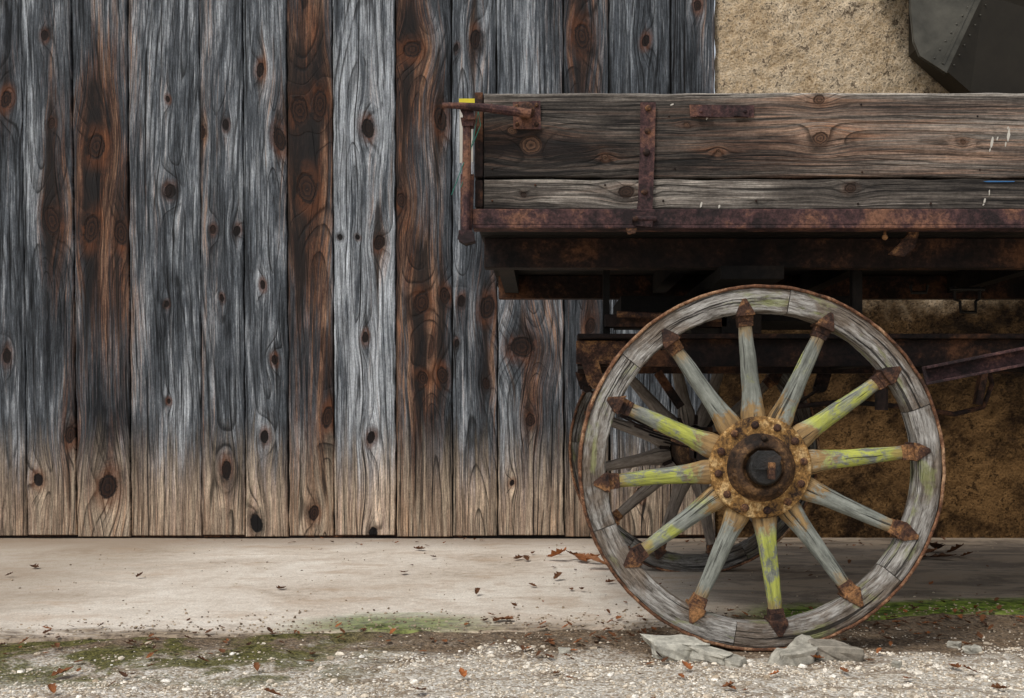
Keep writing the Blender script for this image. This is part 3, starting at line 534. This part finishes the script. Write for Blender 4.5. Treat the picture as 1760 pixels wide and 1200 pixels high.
obj('leaf_spring_near',*spring(0.593,3.36),'rust_orange',cart); obj('leaf_spring_far',*spring(0.593,4.08),'rust_dark',cart)
obj('leaf_spring_front_near',*spring(2.75,3.36),'rust_dark',cart); obj('leaf_spring_front_far',*spring(2.75,4.08),'rust_dark',cart)
obj('axles',*merge([box(x-0.03,x+0.03,3.12,4.36,0.47,0.53) for x in (0.593,2.75)]),'rust_dark',cart,bevel=0.004)
p0=at(1587,646,3.2); p1=at(1780,608,3.14); d=(Vector(p1)-Vector(p0)); p2=Vector(p0)+d*2.6
obj('diagonal_bar',*merge([beam(p0,p2,0.012,0.052),beam(Vector(p0)+Vector((0,-0.018,0.022)),p2+Vector((0,-0.018,0.022)),0.035,0.008),beam(Vector(p0)+Vector((0,-0.018,-0.024)),p2+Vector((0,-0.018,-0.024)),0.035,0.008)]),'rust',cart,bevel=0.0015)
obj('brake_rods',*merge([tube([at(1360,700,3.5),at(1450,690,3.5),at(1560,700,3.5),at(1640,712,3.5),at(1690,700,3.5),at(1705,660,3.5),at(1700,640,3.5)],.008,8),tube([at(1480,600,3.6),at(1560,625,3.6),at(1900,640,3.6)],.012,8),
   beam(at(1690,640,3.45),at(1680,695,3.45),.02,.03),tube([at(1515,668,3.3),at(1515,705,3.3)],.02,10)]+[beam(at(1130,640,3.9),at(1170,700,3.9),.02,.03)]),'rust_dark',cart)

# ------------------------------------------------------------ wheels
def build_wheel():
    parts=[]
    V=[];Fc=[];UV=[];SD=[]
    prof=[(0.423,-0.030),(0.427,-0.036),(0.455,-0.0375),(0.481,-0.036),(0.487,-0.033),(0.487,0.033),(0.481,0.036),(0.427,0.036),(0.423,0.030),(0.4215,0.0)]
    npf=len(prof); pl_=[0]
    for i in range(npf): 
        a=prof[i];b=prof[(i+1)%npf]; pl_.append(pl_[-1]+math.hypot(a[0]-b[0],a[1]-b[1]))
    for s in range(6):
        a0=math.radians(20.8+60*s)+0.0022; a1=math.radians(80.8+60*s)-0.0022; n=60; base=len(V); dy=random.uniform(-.0015,.0015); dr=random.uniform(-.0012,.0012)
        for i in range(n+1):
            a=a0+(a1-a0)*i/n
            for j in range(npf+1):
                r,y=prof[j%npf]
                k=noise.noise(Vector((math.cos(a)*r*22,math.sin(a)*r*22,y*40)))*0.0025+noise.noise(Vector((math.cos(a)*r*90,math.sin(a)*r*90,y*60)))*0.0014
                V.append(((r+dr+k)*math.cos(a),y+dy+k,(r+dr+k)*math.sin(a))); UV.append((pl_[j]+s,a*0.455)); SD.append(s*3.7)
        for i in range(n):
            for j in range(npf):
                b=base+i*(npf+1)+j; Fc.append((b,b+1,b+npf+2,b+npf+1))
        Fc.append(tuple(base+j for j in range(npf))[::-1]); Fc.append(tuple(base+n*(npf+1)+j for j in range(npf)))
    parts.append(('felloes',V,Fc,'rim',UV,dict(seed=SD),False))
    n=160;V=[];Fc=[]
    pr=[(0.4875,-0.036),(0.4885,-0.040),(0.4945,-0.0405),(0.4965,-0.037),(0.497,0.0),(0.4965,0.037),(0.4945,0.040),(0.4885,0.040),(0.4875,0.036)]
    for i in range(n):
        a=2*math.pi*i/n
        for (r,y) in pr:
            k=noise.noise(Vector((math.cos(a)*12,math.sin(a)*12,y*25)))*0.0018; k2=noise.noise(Vector((math.cos(a)*40,math.sin(a)*40,y*25+7)))*0.0018
            V.append(((r+k+k2)*math.cos(a),y+k2,(r+k+k2)*math.sin(a)))
    L=len(pr)
    for i in range(n):
        for j in range(L-1): Fc.append((i*L+j,i*L+j+1,((i+1)%n)*L+j+1,((i+1)%n)*L+j))
    parts.append(('iron_tire',V,Fc,'tire',None,{},True))
    V=[];Fc=[];UV=[];SD=[];YL=[]
    st=[(.095,.026,.024,.015),(.135,.0355,.027,.014),(.152,.0345,.026,.013),(.172,.030,.024,.011),(.198,.0265,.022,.008),(.24,.0240,.020,.004),(.30,.0220,.0185,.0),(.36,.0195,.0175,-.004),(.40,.018,.017,-.006),(.43,.017,.016,-.006)]
    ang=[5.8+30*k for k in range(12)]
    yel={0:.64,1:.60,2:.50,3:.42,4:.25,5:.56,6:.78,7:.54,8:.30,9:.64,10:.25,11:.35}
    ns=16; colr=[]
    for k,dg in enumerate(ang):
        a=math.radians(dg+random.uniform(-.6,.6)); d=(math.cos(a),math.sin(a)); t=(-d[1],d[0]); base=len(V); sd=k*2.3
        fine=[]
        for i in range(len(st)-1):
            for q in range(4):
                f=q/4; fine.append(tuple(st[i][c]*(1-f)+st[i+1][c]*f for c in range(4)))
        fine.append(st[-1])
        for (r,w,h,yc) in fine:
            for j in range(ns+1):
                th=2*math.pi*(j%ns)/ns; cx=math.copysign(abs(math.cos(th))**0.75,math.cos(th)); cy=math.copysign(abs(math.sin(th))**0.75,math.sin(th))
                kx=noise.noise(Vector((r*18,sd,th)))*0.0018
                V.append((r*d[0]+(w*cx+kx)*t[0], yc+(h*cy)+kx, r*d[1]+(w*cx+kx)*t[1])); UV.append((j/ns*0.13,r)); SD.append(sd); YL.append(yel[k])
        m_=ns+1
        for i in range(len(fine)-1):
            for j in range(ns): b=base+i*m_+j; Fc.append((b,b+1,b+m_+1,b+m_))
        def loc(r,s,y): return (r*d[0]+s*t[0],y,r*d[1]+s*t[1])
        for (ra,rb,w,h,yc) in [(.386,.400,.0200,.0195,-.005),(.400,.420,.0212,.022,-.006)]:
            vv=[loc(r,s*w*(0.97 if r==ra else 1.03),yc+u*h*(0.97 if r==ra else 1.03)) for r in (ra,rb) for s in (-1,1) for u in (-1,1)]
            colr.append((vv,BF))
        vv=[loc(r,s*.025,u*.038) for r in (.4145,.4215) for s in (-1,1) for u in (-1,1)]; colr.append((vv,BF))
        for sg in (-1,1):
            jit=[random.uniform(-.003,.003) for _ in range(8)]
            pts=[(.4145,-.0265+jit[0]),(.4145,.0265+jit[1]),(.428,.0235+jit[2]),(.460+jit[3],.005),(.460+jit[3],-.005),(.428,-.0235+jit[4])]
            vv=[loc(r,s,sg*.0372) for r,s in pts]+[loc(r,s,sg*.0405) for r,s in pts]+[loc(.430,0,sg*.0425)]
            ff=[(i,(i+1)%6,6+(i+1)%6,6+i) for i in range(6)]+[(6+i,6+(i+1)%6,12) for i in range(6)]
            colr.append((vv,ff))
    parts.append(('spokes',V,Fc,'spoke',UV,dict(seed=SD,yel=YL),True))
    V,Fc=merge(colr); parts.append(('iron_ferrules',V,Fc,'rust_orange',None,{},False))
    V,Fc=lathe((0,0,0),[(.100,.035),(.137,.034),(.139,.020),(.139,-.016),(.136,-.021),(.128,-.0225),(.092,-.0235),(.086,-.024)],72,0.012); parts.append(('hub_plate',V,Fc,'plate',None,{},False))
    V,Fc=merge([dome((.117*math.cos(math.radians(a)),-.0225,.117*math.sin(math.radians(a))),.0115,.010,8) for a in range(8,368,30)]); parts.append(('hub_bolts',V,Fc,'rust_orange',None,{},False))
    V,Fc=merge([lathe((0,0,0),[(.093,-.0225),(.090,-.030),(.083,-.038),(.079,-.048),(.074,-.056),(.060,-.060),(.055,-.056),(.053,-.045),(.0005,-.042)],48,0.03),
        lathe((0,0,0),[(.09,.034),(.085,.06),(.07,.16),(.0005,.162)],32),dome((0.003,-.048,.080),.010,.018,8),dome((0.045,-.045,-.062),.008,.018,8),dome((-0.075,-.04,-.02),.008,.012,8)]); parts.append(('hub_barrel',V,Fc,'grease',None,{},True))
    V,Fc=merge([lathe((0,0,0),[(.046,-.040),(.045,-.078),(.040,-.086),(.0005,-.088)],24),prism([(.047*math.cos(math.radians(x)),.047*math.sin(math.radians(x))+.004) for x in (35,65,115,145)]+[(-.03,.0),(.03,0)],-.096,-.08)]); parts.append(('axle_nut',V,Fc,'black',None,{},False))
    V,Fc=merge([box(.004,.020,-.115,-.086,-.026,.018)]); parts.append(('linch_pin',V,Fc,'rust_orange',None,{},False))
    return parts
wp=build_wheel(); cache={}
def add_wheel(nm,x,y,flip,spin=0):
    e=empty(nm,(x,y,0.4965),cart); e.rotation_euler=(0,spin,math.pi if flip else 0)
    for (n_,V,Fc,mt_,uv_,at_,sm) in wp:
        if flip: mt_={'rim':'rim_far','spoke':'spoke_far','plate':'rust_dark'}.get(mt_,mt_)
        key=(n_,flip)
        if key in cache: o=bpy.data.objects.new(n_,cache[key]); S.collection.objects.link(o)
        else: o=obj(n_,V,Fc,mt_,None,uv_,at_,sm); cache[key]=o.data
        o.parent=e
        if n_ in('hub_plate','iron_ferrules','linch_pin','axle_nut'):
            b=o.modifiers.new('b','BEVEL'); b.width=0.0015; b.segments=2; b.limit_method='ANGLE'
add_wheel('rear_wheel_near',0.593,3.04,False)
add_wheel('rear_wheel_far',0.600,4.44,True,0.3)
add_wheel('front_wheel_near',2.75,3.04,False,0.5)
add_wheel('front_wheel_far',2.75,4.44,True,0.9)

# ------------------------------------------------------------ light, sky, camera
w=bpy.data.worlds.new('World'); S.world=w; w.use_nodes=True; nt=w.node_tree; bg=nt.nodes['Background']
sky=nt.nodes.new('ShaderNodeTexSky'); sky.sky_type='NISHITA'; sky.sun_disc=False
sd=Vector((-0.36,-0.50,0.85)).normalized()
sky.sun_elevation=math.asin(sd.z); sky.sun_rotation=math.atan2(sd.x,sd.y); sky.dust_density=3.0
hs=nt.nodes.new('ShaderNodeHueSaturation'); hs.inputs['Saturation'].default_value=0.3
nt.links.new(sky.outputs[0],hs.inputs['Color']); nt.links.new(hs.outputs[0],bg.inputs[0]); bg.inputs[1].default_value=0.15
L=bpy.data.lights.new('sun','SUN'); L.energy=1.5; L.angle=math.radians(12); L.color=(1,0.95,0.88)
lo=bpy.data.objects.new('sun',L); S.collection.objects.link(lo); lo.rotation_euler=(-sd).to_track_quat('-Z','Y').to_euler()
cam=bpy.data.cameras.new('camera'); co=bpy.data.objects.new('camera',cam); S.collection.objects.link(co)
co.location=(0,0,H); co.rotation_euler=(math.radians(90),0,0); cam.sensor_width=36; cam.lens=36*F/1760
cam.shift_x=(880-CX)/1760; cam.shift_y=(CY-600)/1760; cam.clip_end=500; cam.clip_start=0.05
S.camera=co
S.view_settings.view_transform='Standard'; S.view_settings.look='None'; S.view_settings.exposure=0
